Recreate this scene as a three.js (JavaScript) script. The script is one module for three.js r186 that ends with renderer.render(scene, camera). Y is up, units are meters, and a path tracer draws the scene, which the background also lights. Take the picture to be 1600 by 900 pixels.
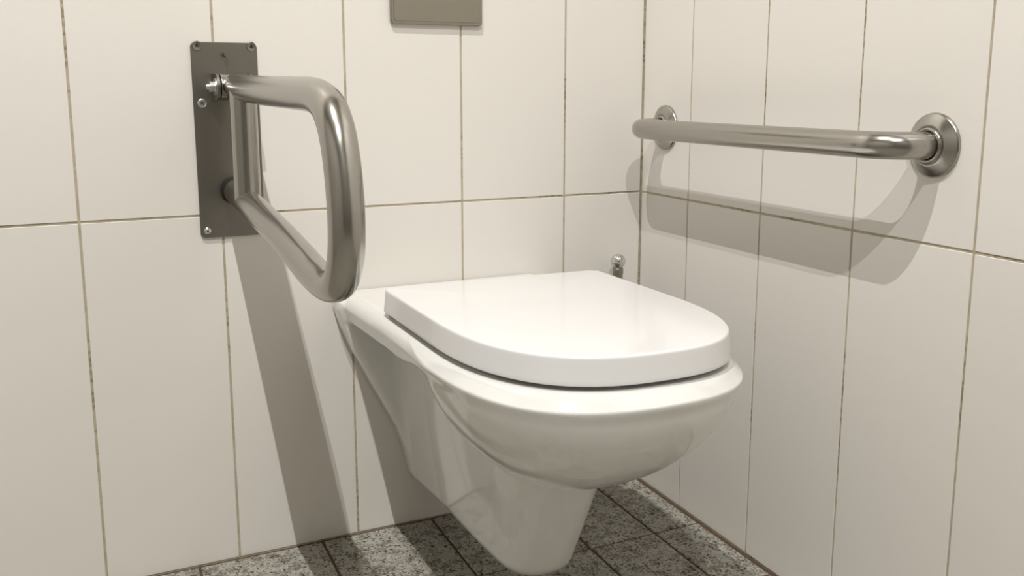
import * as THREE from 'three';
import { RoundedBoxGeometry } from 'three/addons/geometries/RoundedBoxGeometry.js';
import { MarchingCubes } from 'three/addons/objects/MarchingCubes.js';
import { mergeGeometries } from 'three/addons/utils/BufferGeometryUtils.js';

// ---------------------------------------------------------------- camera, light, exposure
const scene = new THREE.Scene();
scene.background = new THREE.Color(0x000000);
const camera = new THREE.PerspectiveCamera(2 * Math.atan(450 / 1519.64) * 180 / Math.PI, 1600 / 900, 0.02, 20);
camera.rotation.order = 'YXZ';
camera.position.set(-1.02926, 0.7486, 1.51598);
camera.rotation.set(-0.176405, -0.464538, -0.000506);
camera.setViewOffset(1600, 900, -0.5, 39.2, 1600, 900);      // the photograph is an off-centre crop
scene.add(camera);

const renderer = new THREE.WebGLRenderer({ antialias: true });
renderer.toneMapping = THREE.LinearToneMapping;
renderer.toneMappingExposure = 0.615;
renderer.shadowMap.enabled = true;
renderer.shadowMap.type = THREE.PCFSoftShadowMap;

const CEILING = 2.72;
const LAMPS = [                                              // two recessed downlights, a metre apart
  { at: [-1.10, CEILING, 0.92], power: 16, label: 'round white ceiling downlight nearest the wall behind the toilet' },
  { at: [-1.125, CEILING, 2.0], power: 15, label: 'round white ceiling downlight farther out in the room' },
];
const LAMP_COLOR = new THREE.Color().setRGB(1.0, 0.983, 0.946);

// ---------------------------------------------------------------- helpers
let seed = 7;
function rnd() { seed = (seed * 1664525 + 1013904223) >>> 0; return seed / 4294967296; }
const used = {};
function numbered(name) {
  const n = used[name] || 0; used[name] = n + 1;
  return n ? name + '_' + String(n).padStart(3, '0') : name;
}
function shadow(o) { o.castShadow = true; o.receiveShadow = true; return o; }
function mesh(name, geometry, material, parent) {
  const m = shadow(new THREE.Mesh(geometry, material));
  m.name = numbered(name);
  (parent || scene).add(m);
  return m;
}
function thing(name, label, category, position = [0, 0, 0], turn = 0, group) {
  const g = new THREE.Group(); g.name = numbered(name); scene.add(g);
  g.position.set(...position); g.rotation.y = turn;
  g.userData = { label, category }; if (group) g.userData.group = group;
  return g;
}
function structure(o) { o.userData.kind = 'structure'; return o; }
function box(x0, x1, y0, y1, z0, z1) {
  return new THREE.BoxGeometry(x1 - x0, y1 - y0, z1 - z0).translate((x0 + x1) / 2, (y0 + y1) / 2, (z0 + z1) / 2);
}
// smooth periodic value noise, used by the procedural textures
function makeNoise(n, s) {
  let st = s; const r = () => { st = (st * 1664525 + 1013904223) >>> 0; return st / 4294967296; };
  const g = new Float32Array(n * n); for (let i = 0; i < g.length; i++) g[i] = r();
  return (u, v) => {
    const x = u * n, y = v * n, xi = Math.floor(x), yi = Math.floor(y), fx = x - xi, fy = y - yi;
    const a = fx * fx * (3 - 2 * fx), b = fy * fy * (3 - 2 * fy), w = k => ((k % n) + n) % n;
    const p = g[w(yi) * n + w(xi)], q = g[w(yi) * n + w(xi + 1)], t = g[w(yi + 1) * n + w(xi)], c = g[w(yi + 1) * n + w(xi + 1)];
    return (p * (1 - a) + q * a) * (1 - b) + (t * (1 - a) + c * a) * b;
  };
}
function texture(n, metres, srgb, fn) {
  const d = new Uint8Array(n * n * 4);
  for (let j = 0; j < n; j++) for (let i = 0; i < n; i++) {
    const c = fn(i / n, j / n), k = (j * n + i) * 4;
    for (let q = 0; q < 3; q++) d[k + q] = Math.max(0, Math.min(255, Math.round(c[q])));
    d[k + 3] = 255;
  }
  const t = new THREE.DataTexture(d, n, n);
  t.wrapS = t.wrapT = THREE.RepeatWrapping; t.magFilter = THREE.LinearFilter; t.minFilter = THREE.LinearMipmapLinearFilter;
  t.generateMipmaps = true; t.repeat.set(1 / metres, 1 / metres);
  if (srgb) t.colorSpace = THREE.SRGBColorSpace;
  t.needsUpdate = true; return t;
}
function planarUV(g, ax, ay, ou = 0, ov = 0) {                // uv in metres from two position axes
  const p = g.attributes.position, uv = new Float32Array(p.count * 2), get = ['getX', 'getY', 'getZ'];
  for (let i = 0; i < p.count; i++) { uv[2 * i] = p[get[ax]](i) + ou; uv[2 * i + 1] = p[get[ay]](i) + ov; }
  g.setAttribute('uv', new THREE.BufferAttribute(uv, 2)); return g;
}
class Poly extends THREE.Curve {                              // exact polyline through dense points
  constructor(pts) { super(); this.p = pts; }
  getPoint(t, out = new THREE.Vector3()) {
    const f = t * (this.p.length - 1), i = Math.min(Math.floor(f), this.p.length - 2);
    return out.lerpVectors(this.p[i], this.p[i + 1], f - i);
  }
}
function tube(pts, radius, closed = true, radial = 40) {
  const segs = [];
  const g = new THREE.TubeGeometry(new Poly(pts), pts.length - 1, radius, radial, false);
  // keep rings exactly on the dense points
  segs.push(g);
  if (closed) for (const [a, b] of [[0, 1], [pts.length - 1, pts.length - 2]]) {
    const c = new THREE.CircleGeometry(radius * 0.999, radial);
    const dir = pts[a].clone().sub(pts[b]).normalize();
    c.applyQuaternion(new THREE.Quaternion().setFromUnitVectors(new THREE.Vector3(0, 0, 1), dir));
    c.translate(pts[a].x, pts[a].y, pts[a].z); segs.push(c);
  }
  return mergeGeometries(segs);
}
const V = (x, y, z) => new THREE.Vector3(x, y, z);
function lathe(profile, n = 48) { return new THREE.LatheGeometry(profile.map(p => new THREE.Vector2(...p)), n); }
function roundedPlate(w, h, r, t, bevel) {                    // lies in xy, from z=0 to z=t
  const s = new THREE.Shape(), x = w / 2 - bevel, y = h / 2 - bevel, q = Math.max(r - bevel, 0.0005);
  s.moveTo(-x + q, -y); s.lineTo(x - q, -y); s.absarc(x - q, -y + q, q, -Math.PI / 2, 0);
  s.lineTo(x, y - q); s.absarc(x - q, y - q, q, 0, Math.PI / 2);
  s.lineTo(-x + q, y); s.absarc(-x + q, y - q, q, Math.PI / 2, Math.PI);
  s.lineTo(-x, -y + q); s.absarc(-x + q, -y + q, q, Math.PI, Math.PI * 1.5);
  return new THREE.ExtrudeGeometry(s, { depth: t - 2 * bevel, bevelEnabled: true, bevelSize: bevel, bevelThickness: bevel, bevelSegments: 3, curveSegments: 8 }).translate(0, 0, bevel);
}

// ---------------------------------------------------------------- materials
const nA = makeNoise(8, 1), nB = makeNoise(32, 2), nC = makeNoise(128, 3), nD = makeNoise(256, 4), nE = makeNoise(512, 5);
const tileTones = [[0.79, 0.76, 0.716], [0.782, 0.752, 0.708], [0.795, 0.765, 0.722]];
const tileBump = texture(256, 0.35, false, (u, v) => { const k = 128 + (nB(u, v) - 0.5) * 150 + (nC(u, v) - 0.5) * 60; return [k, k, k]; });
const tileMaterials = tileTones.map(c => new THREE.MeshPhysicalMaterial({
  color: new THREE.Color().setRGB(...c), roughness: 0.42, specularIntensity: 0.7, bumpMap: tileBump, bumpScale: 0.00015 }));
const groutMap = texture(512, 0.5, true, (u, v) => {
  const a = nB(u, v) * 0.5 + nC(u, v) * 0.5, dirt = Math.max(0, nA(u, v) * 0.6 + nC(u, v) * 0.6 - 0.72) * 2.2;
  const k = 0.9 + 0.2 * a; return [182 * k - 75 * dirt, 172 * k - 78 * dirt, 152 * k - 82 * dirt];
});
const grout = new THREE.MeshStandardMaterial({ map: groutMap, roughness: 0.95 });
const plaster = new THREE.MeshStandardMaterial({ color: new THREE.Color().setRGB(0.78, 0.76, 0.71), roughness: 0.9 });
const plainWall = new THREE.MeshStandardMaterial({ color: new THREE.Color().setRGB(0.36, 0.345, 0.32), roughness: 0.7 });
const darkWall = new THREE.MeshStandardMaterial({ color: new THREE.Color().setRGB(0.2, 0.19, 0.17), roughness: 0.6 });
const graniteMap = texture(1024, 0.42, true, (u, v) => {
  const cloud = nA(u, v) * 0.45 + nB(u, v) * 0.55;
  const grain = nC(u + 0.2, v + 0.1) * 0.55 + nD(u, v) * 0.45;
  let k = 0.86 + 0.26 * (grain - 0.5) + 0.12 * (nE(u, v) - 0.5) + 0.10 * (cloud - 0.5);
  const s1 = nC(u + 0.31, v + 0.17) * 0.7 + nD(u + 0.77, v) * 0.3;
  const speck = Math.max(0, Math.min(1, (s1 - 0.675) * 14));
  k *= 0.9;
  const s2 = nD(u + 0.5, v + 0.2) * 0.75 + nE(u, v + 0.4) * 0.25;
  const pin = Math.max(0, Math.min(1, (s2 - 0.76) * 14));
  const brown = Math.max(0, Math.min(1, (nB(u + 0.4, v + 0.6) * 0.5 + nC(u + 0.1, v + 0.9) * 0.5 - 0.5) * 5)) * 0.24;
  k *= (1 - 0.62 * speck) * (1 - 0.55 * pin) * (1 - brown);
  return [212 * k, 208 * k * (1 - brown * 0.12), 197 * k * (1 - brown * 0.3)];
});
const granite = new THREE.MeshStandardMaterial({ map: graniteMap, roughness: 0.6 });
const floorGrout = new THREE.MeshStandardMaterial({ roughness: 0.95, map: texture(256, 0.2, true, (u, v) => {
  const k = 0.75 + 0.5 * nC(u, v); return [88 * k, 72 * k, 54 * k]; }) });
const brushBump = texture(256, 0.05, false, (u, v) => { const k = 128 + (nD(u * 0.06, v) - 0.5) * 120 + (nE(u * 0.03, v) - 0.5) * 80; return [k, k, k]; });
const steel = new THREE.MeshStandardMaterial({ color: new THREE.Color().setRGB(0.41, 0.395, 0.365), metalness: 1, roughness: 0.21 });
const plateSteel = new THREE.MeshStandardMaterial({ color: new THREE.Color().setRGB(0.26, 0.245, 0.22), metalness: 1, roughness: 0.36 });
const flushSteel = new THREE.MeshStandardMaterial({ color: new THREE.Color().setRGB(0.34, 0.315, 0.265), metalness: 1, roughness: 0.45 });
const chrome = new THREE.MeshStandardMaterial({ color: new THREE.Color().setRGB(0.72, 0.72, 0.71), metalness: 1, roughness: 0.16 });
const zinc = new THREE.MeshStandardMaterial({ color: new THREE.Color().setRGB(0.75, 0.76, 0.76), metalness: 1, roughness: 0.28 });
const rubber = new THREE.MeshStandardMaterial({ color: 0x14130f, roughness: 0.7 });
const darkSlot = new THREE.MeshStandardMaterial({ color: 0x1a1814, roughness: 0.8 });
const ceramic = new THREE.MeshPhysicalMaterial({ color: new THREE.Color().setRGB(0.80, 0.793, 0.77), roughness: 0.12, clearcoat: 0.6, clearcoatRoughness: 0.04 });
const plastic = new THREE.MeshPhysicalMaterial({ color: new THREE.Color().setRGB(0.815, 0.81, 0.815), roughness: 0.16, clearcoat: 0.3, clearcoatRoughness: 0.06 });

// ---------------------------------------------------------------- the room
const TURN = -0.060293;                                       // the right wall stands a little under square to the back wall
const ROOM_X = -2.3, ROOM_Z = 2.75, JOINT = 0.0034;
const rows = [-0.001, 0.5607, 1.1607, 1.7607, 2.3607, CEILING];
function tileWall(wall, edges, flip) {
  // edges: joint positions along the wall; each tile lies between neighbours, face at the wall plane
  const cache = {};
  for (let c = 0; c + 1 < edges.length; c++) for (let r = 0; r + 1 < rows.length; r++) {
    const w = Math.abs(edges[c + 1] - edges[c]) - JOINT, h = rows[r + 1] - rows[r] - JOINT;
    const mid = (edges[c] + edges[c + 1]) / 2, y = (rows[r] + rows[r + 1]) / 2;
    const key = w.toFixed(4) + '_' + h.toFixed(4);
    let g = cache[key];
    if (!g) {
      g = new RoundedBoxGeometry(w, h, 0.008, 1, 0.0008); planarUV(g, 0, 1);
      if (flip) g.rotateY(-Math.PI / 2);
      g.translate(flip ? 0.004 : 0, 0, flip ? 0 : -0.004);
      cache[key] = g;
    }
    const t = mesh('tile', g, tileMaterials[Math.floor(rnd() * 3)], wall);
    const proud = (rnd() - 0.5) * 0.0005;
    t.position.set(flip ? proud : mid, y, flip ? mid : proud);
  }
}
const wallBack = structure(mesh('wall_back', planarUV(box(ROOM_X - 0.1, 0.13, -0.1, CEILING + 0.1, -0.12, -0.0010), 0, 1), grout));
{
  const edges = [-0.001]; for (let k = 0; k < 11; k++) edges.push(-(0.1649 + 0.2 * k)); edges.push(ROOM_X);
  tileWall(wallBack, edges, false);
}
const wallRight = structure(mesh('wall_right', planarUV(box(0.0010, 0.12, -0.1, CEILING + 0.1, -0.02, ROOM_Z + 0.25), 2, 1), grout));
wallRight.rotation.y = TURN;
{
  const edges = [0.001]; for (let k = 0; k < 14; k++) edges.push(0.1571 + 0.2 * k);
  tileWall(wallRight, edges, true);
}
structure(mesh('wall_left', box(ROOM_X - 0.12, ROOM_X, -0.1, CEILING + 0.1, -0.12, ROOM_Z + 0.12), plainWall));
structure(mesh('wall_front', box(ROOM_X - 0.12, 0.2, -0.1, CEILING + 0.1, ROOM_Z, ROOM_Z + 0.12), darkWall));
structure(mesh('ceiling', box(ROOM_X - 0.12, 0.2, CEILING, CEILING + 0.1, -0.12, ROOM_Z + 0.12), plaster));

const floor = structure(mesh('floor', planarUV(box(ROOM_X - 0.1, 0.1, -0.12, -0.0022, -0.1, ROOM_Z + 0.1), 0, 2), floorGrout));
{
  const ns = [0.006, 0.098, 0.2255, 0.432, 0.629]; for (let k = 1; k < 9; k++) ns.push(0.629 + 0.2 * k);
  const zs = [0.004, 0.230]; for (let k = 1; k < 13; k++) zs.push(0.230 + 0.2 * k);
  const J = 0.0022, sk = Math.tan(TURN);
  for (let i = 0; i + 1 < ns.length; i++) for (let j = 0; j + 1 < zs.length; j++) {
    const z0 = zs[j] + J, z1 = Math.min(zs[j + 1] - J, ROOM_Z), a = ns[i] + J, b = ns[i + 1] - J;
    const s = new THREE.Shape(), e = 0.0012;
    // shape drawn in (x, -z) and laid flat
    const P = (n, z) => [-n + sk * z, -z];
    const c = [P(b - e, z0 + e), P(b - e, z1 - e), P(a + e, z1 - e), P(a + e, z0 + e)];
    s.moveTo(...c[0]); for (let q = 1; q < 4; q++) s.lineTo(...c[q]); s.closePath();
    const g = new THREE.ExtrudeGeometry(s, { depth: 0.006, bevelEnabled: true, bevelSize: e, bevelThickness: e, bevelSegments: 1, steps: 1 });
    g.rotateX(-Math.PI / 2).translate(0, -0.0072 + (rnd() - 0.5) * 0.0004, 0);
    planarUV(g, 0, 2, rnd(), rnd());
    mesh('tile', g, granite, floor);
  }
}

// ---------------------------------------------------------------- ceiling downlights
for (const L of LAMPS) {
  const d = thing('ceiling_downlight', L.label, 'ceiling light', L.at);
  mesh('trim_ring', lathe([[0.048, -0.001], [0.05, -0.006], [0.06, -0.007], [0.068, -0.003], [0.069, 0]]), plaster, d);
  const glow = new THREE.MeshStandardMaterial({ color: 0xffffff, emissive: LAMP_COLOR, emissiveIntensity: 14, roughness: 0.5 });
  mesh('diffuser', new THREE.CylinderGeometry(0.048, 0.048, 0.004, 40).translate(0, -0.002, 0), glow, d);
  const spot = new THREE.SpotLight(LAMP_COLOR, L.power, 0, 1.35, 0.55, 2);
  spot.position.set(L.at[0], L.at[1] - 0.02, L.at[2]);
  spot.target.position.set(L.at[0], 0, L.at[2]);
  spot.castShadow = true; spot.shadow.mapSize.set(2048, 2048); spot.shadow.radius = 0.22; spot.shadow.bias = -0.0004;
  scene.add(spot, spot.target);
}

// ---------------------------------------------------------------- the toilet
const CX = -0.402;
const toilet = thing('toilet', 'white ceramic wall-hung toilet with its lid closed', 'toilet', [CX, 0, 0]);
{
  const lerpTable = (t, y) => {
    if (y <= t[0][0]) return t[0][1];
    for (let i = 1; i < t.length; i++) if (y <= t[i][0]) { const f = (y - t[i - 1][0]) / (t[i][0] - t[i - 1][0]); return t[i - 1][1] + f * (t[i][1] - t[i - 1][1]); }
    return t[t.length - 1][1];
  };
  const smin = (a, b, k) => { const h = Math.max(k - Math.abs(a - b), 0) / k; return Math.min(a, b) - h * h * k * 0.25; };
  const rint = (a, b, r) => { const p = a + r, q = b + r; return Math.min(Math.max(p, q), 0) + Math.hypot(Math.max(p, 0), Math.max(q, 0)) - r; };
  const N = 2.6;
  function plan(X, z, zc, a, bf, br) {                        // signed radial distance to a D or egg outline
    const dz = z - zc, b = dz >= 0 ? bf : br;
    if (b === 0) return Math.abs(X) - a;
    const n = dz >= 0 ? N : 2.05;
    const F = Math.pow(Math.pow(Math.abs(X) / a, n) + Math.pow(Math.abs(dz) / b, n), 1 / n);
    if (F < 1e-4) return -Math.min(a, b);
    return (1 - 1 / F) * Math.hypot(X, dz);
  }
  const plateW = [[0.07, 0.052], [0.10, 0.064], [0.14, 0.076], [0.182, 0.092], [0.248, 0.126], [0.307, 0.156], [0.325, 0.166], [0.366, 0.182], [0.40, 0.192], [0.43, 0.193]];
  const RIM = 0.425;
  function sdf(X, y, z) {
    const ax = Math.abs(X), lx = Math.abs(X + 0.034 * Math.max(0, z - 0.22) - 0.001);
    // rim and rear deck
    const wide = Math.min(1, Math.max(0, (z - 0.1) / 0.35)), ws = wide * wide * (3 - 2 * wide);
    const dp = plan(lx, z, 0.4, 0.188, 0.276, 0) - 0.003 * ws + Math.max(0, 0.405 - y) * 0.28;
    const ss = Math.min(1, Math.max(0, (z - 0.26) / 0.2)), low = 0.379 + 0.027 * ss * ss * (3 - 2 * ss);
    const slab = rint(rint(dp, y - RIM, 0.024), low - y, 0.006);
    // bowl under the rim
    const t = Math.min(Math.max((0.402 - y) / 0.166, 0), 0.999);
    const s = Math.pow(1 - Math.pow(t, 1.6), 1 / 1.9);
    let bowl = plan(lx, z, 0.43, 0.188 * s + 1e-4, 0.248 * s + 1e-4, 0.19 * s + 1e-4);
    bowl = Math.max(bowl * 0.75, 0.236 - y); bowl = Math.max(bowl, y - (RIM - 0.02));
    // trap housing below
    const hw = Math.max(0.02, smin(0.0525 + (y - 0.07) * 0.165, 0.092 - (y - 0.255) * 0.05, 0.03)) + Math.max(0, 0.14 - z) * 0.05, zf = 0.415 + (y - 0.08) * 0.36;
    const tz = Math.min(1, Math.max(0, z / 0.3)), tx = Math.abs(X + 0.007 + 0.009 * tz * tz * (3 - 2 * tz));
    const tp = plan(tx, z, zf - 0.085, hw, 0.085, 0);
    const trap = rint(Math.max(tp, y - 0.33), 0.076 - y, 0.022);
    // plate against the wall
    const pw = (ax - lerpTable(plateW, y)) * 0.92;
    const plate = rint(Math.max(rint(pw, 0.083 - y, 0.022), y - (RIM - 0.012)), z - 0.03, 0.01);
    let d = smin(slab, bowl, 0.02);
    let u = smin(trap, plate, 0.012);
    d = smin(d, u, 0.013);
    const pl2 = smin(d, plate, 0.012); d = Math.min(d, pl2);
    return Math.max(d, 0.0015 - z);
  }
  const res = 212, ext = [0.215, 0.2, 0.365], mid = [0, 0.248, 0.345];
  const mc = new MarchingCubes(res, ceramic, false, false, 900000);
  mc.isolation = 0; mc.reset();
  const half = res / 2;
  const at = (i, j, k) => sdf((i - half) / half * ext[0] + mid[0], (j - half) / half * ext[1] + mid[1], (k - half) / half * ext[2] + mid[2]);
  for (let K = 0; K < res; K += 4) for (let J = 0; J < res; J += 4) for (let I = 0; I < res; I += 4) {
    const c = at(I + 1.5, J + 1.5, K + 1.5), far = Math.abs(c) > 0.03;      // blocks far from the surface are filled flat
    for (let k = K; k < K + 4; k++) for (let j = J; j < J + 4; j++) for (let i = I; i < I + 4; i++)
      mc.field[(k * res + j) * res + i] = far ? -c : -at(i, j, k);
  }
  mc.update();
  const src = mc.geometry.attributes.position.array, count = mc.count || mc.geometry.drawRange.count;
  const pos = new Float32Array(count * 3), nor = new Float32Array(count * 3), e = 0.0022;
  for (let i = 0; i < count; i++) {
    let p = [0, 1, 2].map(q => src[i * 3 + q] * ext[q] + mid[q]), g = [0, 0, 1];
    for (let it = 0; it < 2; it++) {
      g = [sdf(p[0] + e, p[1], p[2]) - sdf(p[0] - e, p[1], p[2]), sdf(p[0], p[1] + e, p[2]) - sdf(p[0], p[1] - e, p[2]), sdf(p[0], p[1], p[2] + e) - sdf(p[0], p[1], p[2] - e)];
      const l = Math.hypot(...g) || 1, d = sdf(...p), m = Math.max(-0.0012, Math.min(0.0012, d / Math.max(l / (2 * e), 0.4)));
      g = g.map(v => v / l);
      if (it === 0) p = p.map((v, q) => v - g[q] * m);
    }
    for (let q = 0; q < 3; q++) { pos[i * 3 + q] = p[q]; nor[i * 3 + q] = g[q]; }
  }
  const bodyG = new THREE.BufferGeometry();
  bodyG.setAttribute('position', new THREE.BufferAttribute(pos, 3));
  bodyG.setAttribute('normal', new THREE.BufferAttribute(nor, 3));
  mesh('bowl', bodyG, ceramic, toilet);

  const LEAN = 0.044;
  // lid and seat: rings of a D outline at different insets
  function outline(inset, zr) {
    const a = 0.181 - inset, zc = 0.402, b = 0.2615 - inset, z0 = zr + inset, r = Math.max(0.022 - inset, 0.004), pts = [];
    const q = 96;
    for (let i = 0; i <= q; i++) {                            // front curve from +x to -x
      const th = Math.PI * i / q, c = Math.cos(th), s = Math.sin(th);
      pts.push([a * Math.sign(c) * Math.pow(Math.abs(c), 2 / 2.61), zc + b * Math.pow(s, 2 / 2.61)]);
    }
    for (let i = 0; i <= 8; i++) { const th = Math.PI + Math.PI / 2 * i / 8; pts.push([-a + r + r * Math.cos(th), z0 + r + r * Math.sin(th)]); }
    for (let i = 0; i <= 8; i++) { const th = 1.5 * Math.PI + Math.PI / 2 * i / 8; pts.push([a - r + r * Math.cos(th), z0 + r + r * Math.sin(th)]); }
    return pts.map(([x, z]) => [x - LEAN * (z - 0.3), z + LEAN * x]);   // the lid sits a touch skew on its hinges
  }
  function loft(levels, zr) {                                 // levels: [inset, y]; capped at both ends
    const rings = levels.map(([inset, y]) => outline(inset, zr).map(([x, z]) => [x, y, z]));
    const n = rings[0].length, p = [], idx = [];
    rings.forEach(r => r.forEach(v => p.push(...v)));
    for (let k = 0; k + 1 < rings.length; k++) for (let i = 0; i < n; i++) {
      const a = k * n + i, b = k * n + (i + 1) % n; idx.push(a, b, a + n, b, b + n, a + n);
    }
    const cap = (k, up) => { const c = p.length / 3, y = levels[k][1]; p.push(0, y, 0.42); for (let i = 0; i < n; i++) { const a = k * n + i, b = k * n + (i + 1) % n; up ? idx.push(c, a, b) : idx.push(c, b, a); } };
    cap(0, false); cap(rings.length - 1, true);
    const g = new THREE.BufferGeometry(); g.setAttribute('position', new THREE.Float32BufferAttribute(p, 3)); g.setIndex(idx);
    // winding: make outward, then smooth normals
    const ia = g.index.array; for (let i = 0; i < ia.length; i += 3) { const t = ia[i + 1]; ia[i + 1] = ia[i + 2]; ia[i + 2] = t; }
    g.computeVertexNormals(); return g;
  }
  const lidLevels = [[0.030, 0.437], [0.006, 0.436], [0.0045, 0.4318], [0.0008, 0.4306], [0, 0.4318], [0.0006, 0.436], [0.0018, 0.449], [0.0028, 0.459]];
  for (let i = 1; i <= 6; i++) { const th = Math.PI / 2 * i / 6; lidLevels.push([0.003 + 0.0036 * (1 - Math.cos(th)), 0.46 + 0.0036 * Math.sin(th)]); }
  lidLevels.push([0.02, 0.464], [0.05, 0.4648], [0.09, 0.4654], [0.13, 0.4656]);
  const lid = mesh('lid', loft(lidLevels, 0.188), plastic, toilet);
  lid.position.x = 0.0005;
  mesh('seat', loft([[0.04, 0.4262], [0.034, 0.4268], [0.032, 0.429], [0.033, 0.4322], [0.04, 0.4345], [0.06, 0.4348]], 0.2), plastic, toilet);
  for (const s of [-1, 1]) mesh('hinge', new THREE.CylinderGeometry(0.009, 0.011, 0.016, 24).translate(s * 0.078, 0.4335, 0.182), plastic, toilet);
}

// ---------------------------------------------------------------- swing-up support rail, left
{
  const BX = -0.745, R = 0.0189;
  const t = thing('support_rail', 'brushed steel U-shaped swing-up support rail on a tall screwed wall plate left of the toilet', 'grab rail', [BX, 0.53, 0]);
  const o = p => V(p[0] - BX, p[1] - 0.53, p[2]);
  const plate = mesh('mounting_plate', roundedPlate(0.0965, 0.2905, 0.008, 0.004, 0.0008).translate(-0.75 - BX, 0.6725 - 0.53, 0.0004), plateSteel, t);
  function screw(x, y, kind) {
    const g = new THREE.Group(); g.name = 'screw'; t.add(g); g.position.copy(o([x, y, 0.0044]));
    const rr = kind === 'flush' ? 0.0066 : 0.0068;
    const prof = kind === 'flush' ? [[0, 0.0004], [0.0046, 0.0005], [0.0062, 0.0012], [0.0068, 0.0010], [0.0072, 0]] : kind === 'dome' ? [[0, 0.0034], [0.003, 0.003], [0.0048, 0.0018], [0.0056, 0]] : [[0, 0.0016], [0.005, 0.0016], [0.0064, 0.0011], [rr, 0]];
    mesh('screw_head', lathe(prof.slice().reverse(), 28).rotateX(Math.PI / 2), kind === 'flush' ? plateSteel : zinc, g);
    const zt = kind === 'flush' ? 0.0006 : kind === 'dome' ? 0.0033 : 0.0017;
    if (kind === 'flush') {
      const s = new THREE.Shape(); s.moveTo(0, 0.0046); s.lineTo(-0.0026, -0.0014); s.lineTo(0.0026, -0.0014); s.closePath();
      mesh('screw_slot', new THREE.ExtrudeGeometry(s, { depth: 0.0004, bevelEnabled: false }).translate(0, 0, zt - 0.0001), darkSlot, g);
    } else {
      const l = kind === 'dome' ? 0.002 : 0.003, a = mergeGeometries([box(-l, l, -0.0006, 0.0006, zt - 0.0006, zt + 0.0002), box(-0.0006, 0.0006, -l, l, zt - 0.0006, zt + 0.0002)]);
      mesh('screw_slot', a.rotateZ(0.6), darkSlot, g);
    }
  }
  screw(-0.789, 0.812, 'flush'); screw(-0.710, 0.812, 'flush'); screw(-0.786, 0.729, 'pan'); screw(-0.788, 0.538, 'dome'); screw(-0.712, 0.538, 'dome');
  mesh('peg', new THREE.CylinderGeometry(0.0034, 0.0034, 0.014, 20).rotateX(Math.PI / 2).translate(...o([-0.7495, 0.8, 0.0105]).toArray()), plateSteel, t);

  // rail: sleeve at the hinge, upper tube, U-bend, lower tube back to the plate
  const yA = 0.7525, zA = 0.036;
  const way = [[0.7525, 0.036], [0.748, 0.203], [0.7447, 0.40], [0.7435, 0.46], [0.740, 0.496], [0.730, 0.530], [0.711, 0.5525], [0.683, 0.567], [0.650, 0.5755], [0.616, 0.5785], [0.580, 0.572], [0.554, 0.551], [0.5418, 0.511], [0.5435, 0.455], [0.553, 0.39], [0.5665, 0.298], [0.5755, 0.22], [0.584, 0.15], [0.597, 0.012]];
  const spline = new THREE.CatmullRomCurve3(way.map(w => o([BX, w[0], w[1]])), false, 'centripetal');
  const pts = spline.getSpacedPoints(180);
  mesh('rail', tube(pts, R, true, 48), steel, t);
  mesh('strut', tube([o([BX, 0.592, 0.1]), o([BX, 0.66, 0.1]), o([BX, 0.748, 0.1])], 0.0188, false), steel, t);
  mesh('rubber_buffer', lathe([[0, 0.009], [0.0195, 0.009], [0.0208, 0.007], [0.0208, 0.0], [0, 0]]).rotateX(Math.PI / 2).translate(...o([BX, 0.5975, 0.0044]).toArray()), rubber, t);
  const pin = mesh('hinge_sleeve', lathe([[0, -0.02], [0.018, -0.02], [0.0192, -0.0188], [0.0192, 0.0188], [0.018, 0.02], [0, 0.02]]).rotateZ(Math.PI / 2).translate(...o([BX, yA, zA]).toArray()), steel, t);
  const lugShape = new THREE.Shape(); lugShape.moveTo(0.0, -0.019); lugShape.lineTo(-0.032, -0.019); lugShape.lineTo(-0.032, 0.019); lugShape.lineTo(0, 0.019); lugShape.absarc(0, 0, 0.019, Math.PI / 2, -Math.PI / 2, true);
  for (const s of [-1, 1]) mesh('hinge_lug', new THREE.ExtrudeGeometry(lugShape, { depth: 0.003, bevelEnabled: true, bevelSize: 0.0005, bevelThickness: 0.0005, bevelSegments: 2, curveSegments: 16 }).translate(0, 0, -0.0015).rotateY(-Math.PI / 2).translate(...o([BX + s * 0.0238, yA, zA]).toArray()), plateSteel, t);
  mesh('spacer', new THREE.CylinderGeometry(0.0178, 0.0178, 0.0016, 32).rotateZ(Math.PI / 2).translate(...o([BX - 0.0211, yA, zA]).toArray()), rubber, t);
  const bolt = new THREE.Group(); bolt.name = 'hinge_bolt'; t.add(bolt); bolt.position.copy(o([BX, yA, zA]));
  mesh('washer', new THREE.CylinderGeometry(0.0125, 0.0125, 0.002, 32).rotateZ(Math.PI / 2).translate(-0.0265, 0, 0), zinc, bolt);
  mesh('nut', new THREE.CylinderGeometry(0.0088, 0.0088, 0.007, 6).rotateZ(Math.PI / 2).translate(-0.031, 0, 0), zinc, bolt);
  mesh('bolt_end', new THREE.CylinderGeometry(0.0042, 0.0046, 0.005, 20).rotateZ(Math.PI / 2).translate(-0.0365, 0, 0), zinc, bolt);
}

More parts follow.
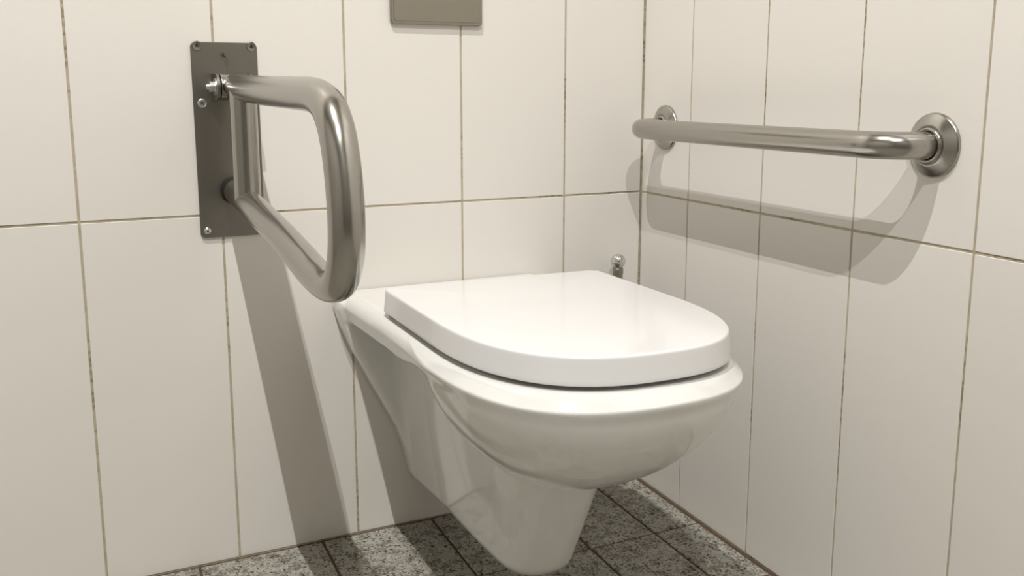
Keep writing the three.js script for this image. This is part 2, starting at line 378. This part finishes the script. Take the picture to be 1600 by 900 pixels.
// ---------------------------------------------------------------- straight grab bar, right wall
{
  const t = thing('grab_bar', 'straight brushed steel grab bar with two round wall flanges on the right wall', 'grab bar', [0, 0, 0], TURN);
  const Y = 0.682, D = 0.0695, R = 0.0168, B = 0.045, t0 = 0.081, t1 = 0.688, pts = [];
  t.position.set(t0 * Math.sin(TURN), Y, t0 * Math.cos(TURN));
  const L = t1 - t0;
  for (let i = 0; i <= 6; i++) pts.push(V(-0.004 - (D - B - 0.004) * i / 6, 0, 0));
  for (let i = 1; i < 20; i++) { const th = Math.PI / 2 * i / 20; pts.push(V(-(D - B) - B * Math.sin(th), 0, B - B * Math.cos(th))); }
  for (let i = 0; i <= 40; i++) pts.push(V(-D, 0, B + (L - 2 * B) * i / 40));
  for (let i = 1; i < 20; i++) { const th = Math.PI / 2 * i / 20; pts.push(V(-(D - B) - B * Math.cos(th), 0, L - B + B * Math.sin(th))); }
  for (let i = 0; i <= 6; i++) pts.push(V(-(D - B) + (D - B - 0.004) * i / 6, 0, L));
  mesh('bar', tube(pts, R, false, 48), steel, t);
  const flange = [[0.039, 0.0003], [0.0393, 0.002], [0.0386, 0.0042], [0.037, 0.0052], [0.0305, 0.0092], [0.0252, 0.0118], [0.0238, 0.0122], [0.0230, 0.0116], [0.0224, 0.0112], [0.0218, 0.0122], [0.0212, 0.0142], [0.0196, 0.0152], [0.0178, 0.0148], [0.0168, 0.0128]];
  for (const z of [0, L]) {
    const f = mesh('flange', lathe(flange.slice(0, 9), 72).rotateZ(Math.PI / 2).translate(0, 0, z), steel, t);
    mesh('collar', lathe(flange.slice(8), 72).rotateZ(Math.PI / 2).translate(0, 0, z), steel, f);
  }
}

// ---------------------------------------------------------------- flush plate
{
  const t = thing('flush_plate', 'flat brushed steel flush plate with rounded corners on the wall above the toilet', 'flush plate', [-0.409, 0.852, 0]);
  mesh('frame', roundedPlate(0.16, 0.15, 0.006, 0.0075, 0.0018).translate(0, 0.075, 0.0005), flushSteel, t);
  mesh('face', roundedPlate(0.150, 0.14, 0.005, 0.0012, 0.0005).translate(0, 0.075, 0.0078), flushSteel, t);
}

// ---------------------------------------------------------------- ball-topped rod behind the toilet
{
  const t = thing('ball_topped_rod', 'small upright metal rod with a shiny ball top behind the toilet lid near the corner', 'rod', [-0.068, 0.30, 0.001]);
  mesh('ball', new THREE.SphereGeometry(0.0138, 40, 28).translate(0, 0.438 - 0.30, 0.03), chrome, t);
  mesh('stem', lathe([[0, 0.0], [0.0086, 0.0], [0.0086, 0.112], [0.0098, 0.116], [0.0098, 0.125], [0.008, 0.127], [0, 0.127]], 32).translate(0, 0, 0.03), flushSteel, t);
  mesh('wall_bracket', mergeGeometries([new THREE.CylinderGeometry(0.007, 0.007, 0.03, 24).rotateX(Math.PI / 2).translate(0, 0.02, 0.015), new THREE.CylinderGeometry(0.02, 0.021, 0.004, 32).rotateX(Math.PI / 2).translate(0, 0.02, 0.002)]), flushSteel, t);
}

renderer.render(scene, camera);
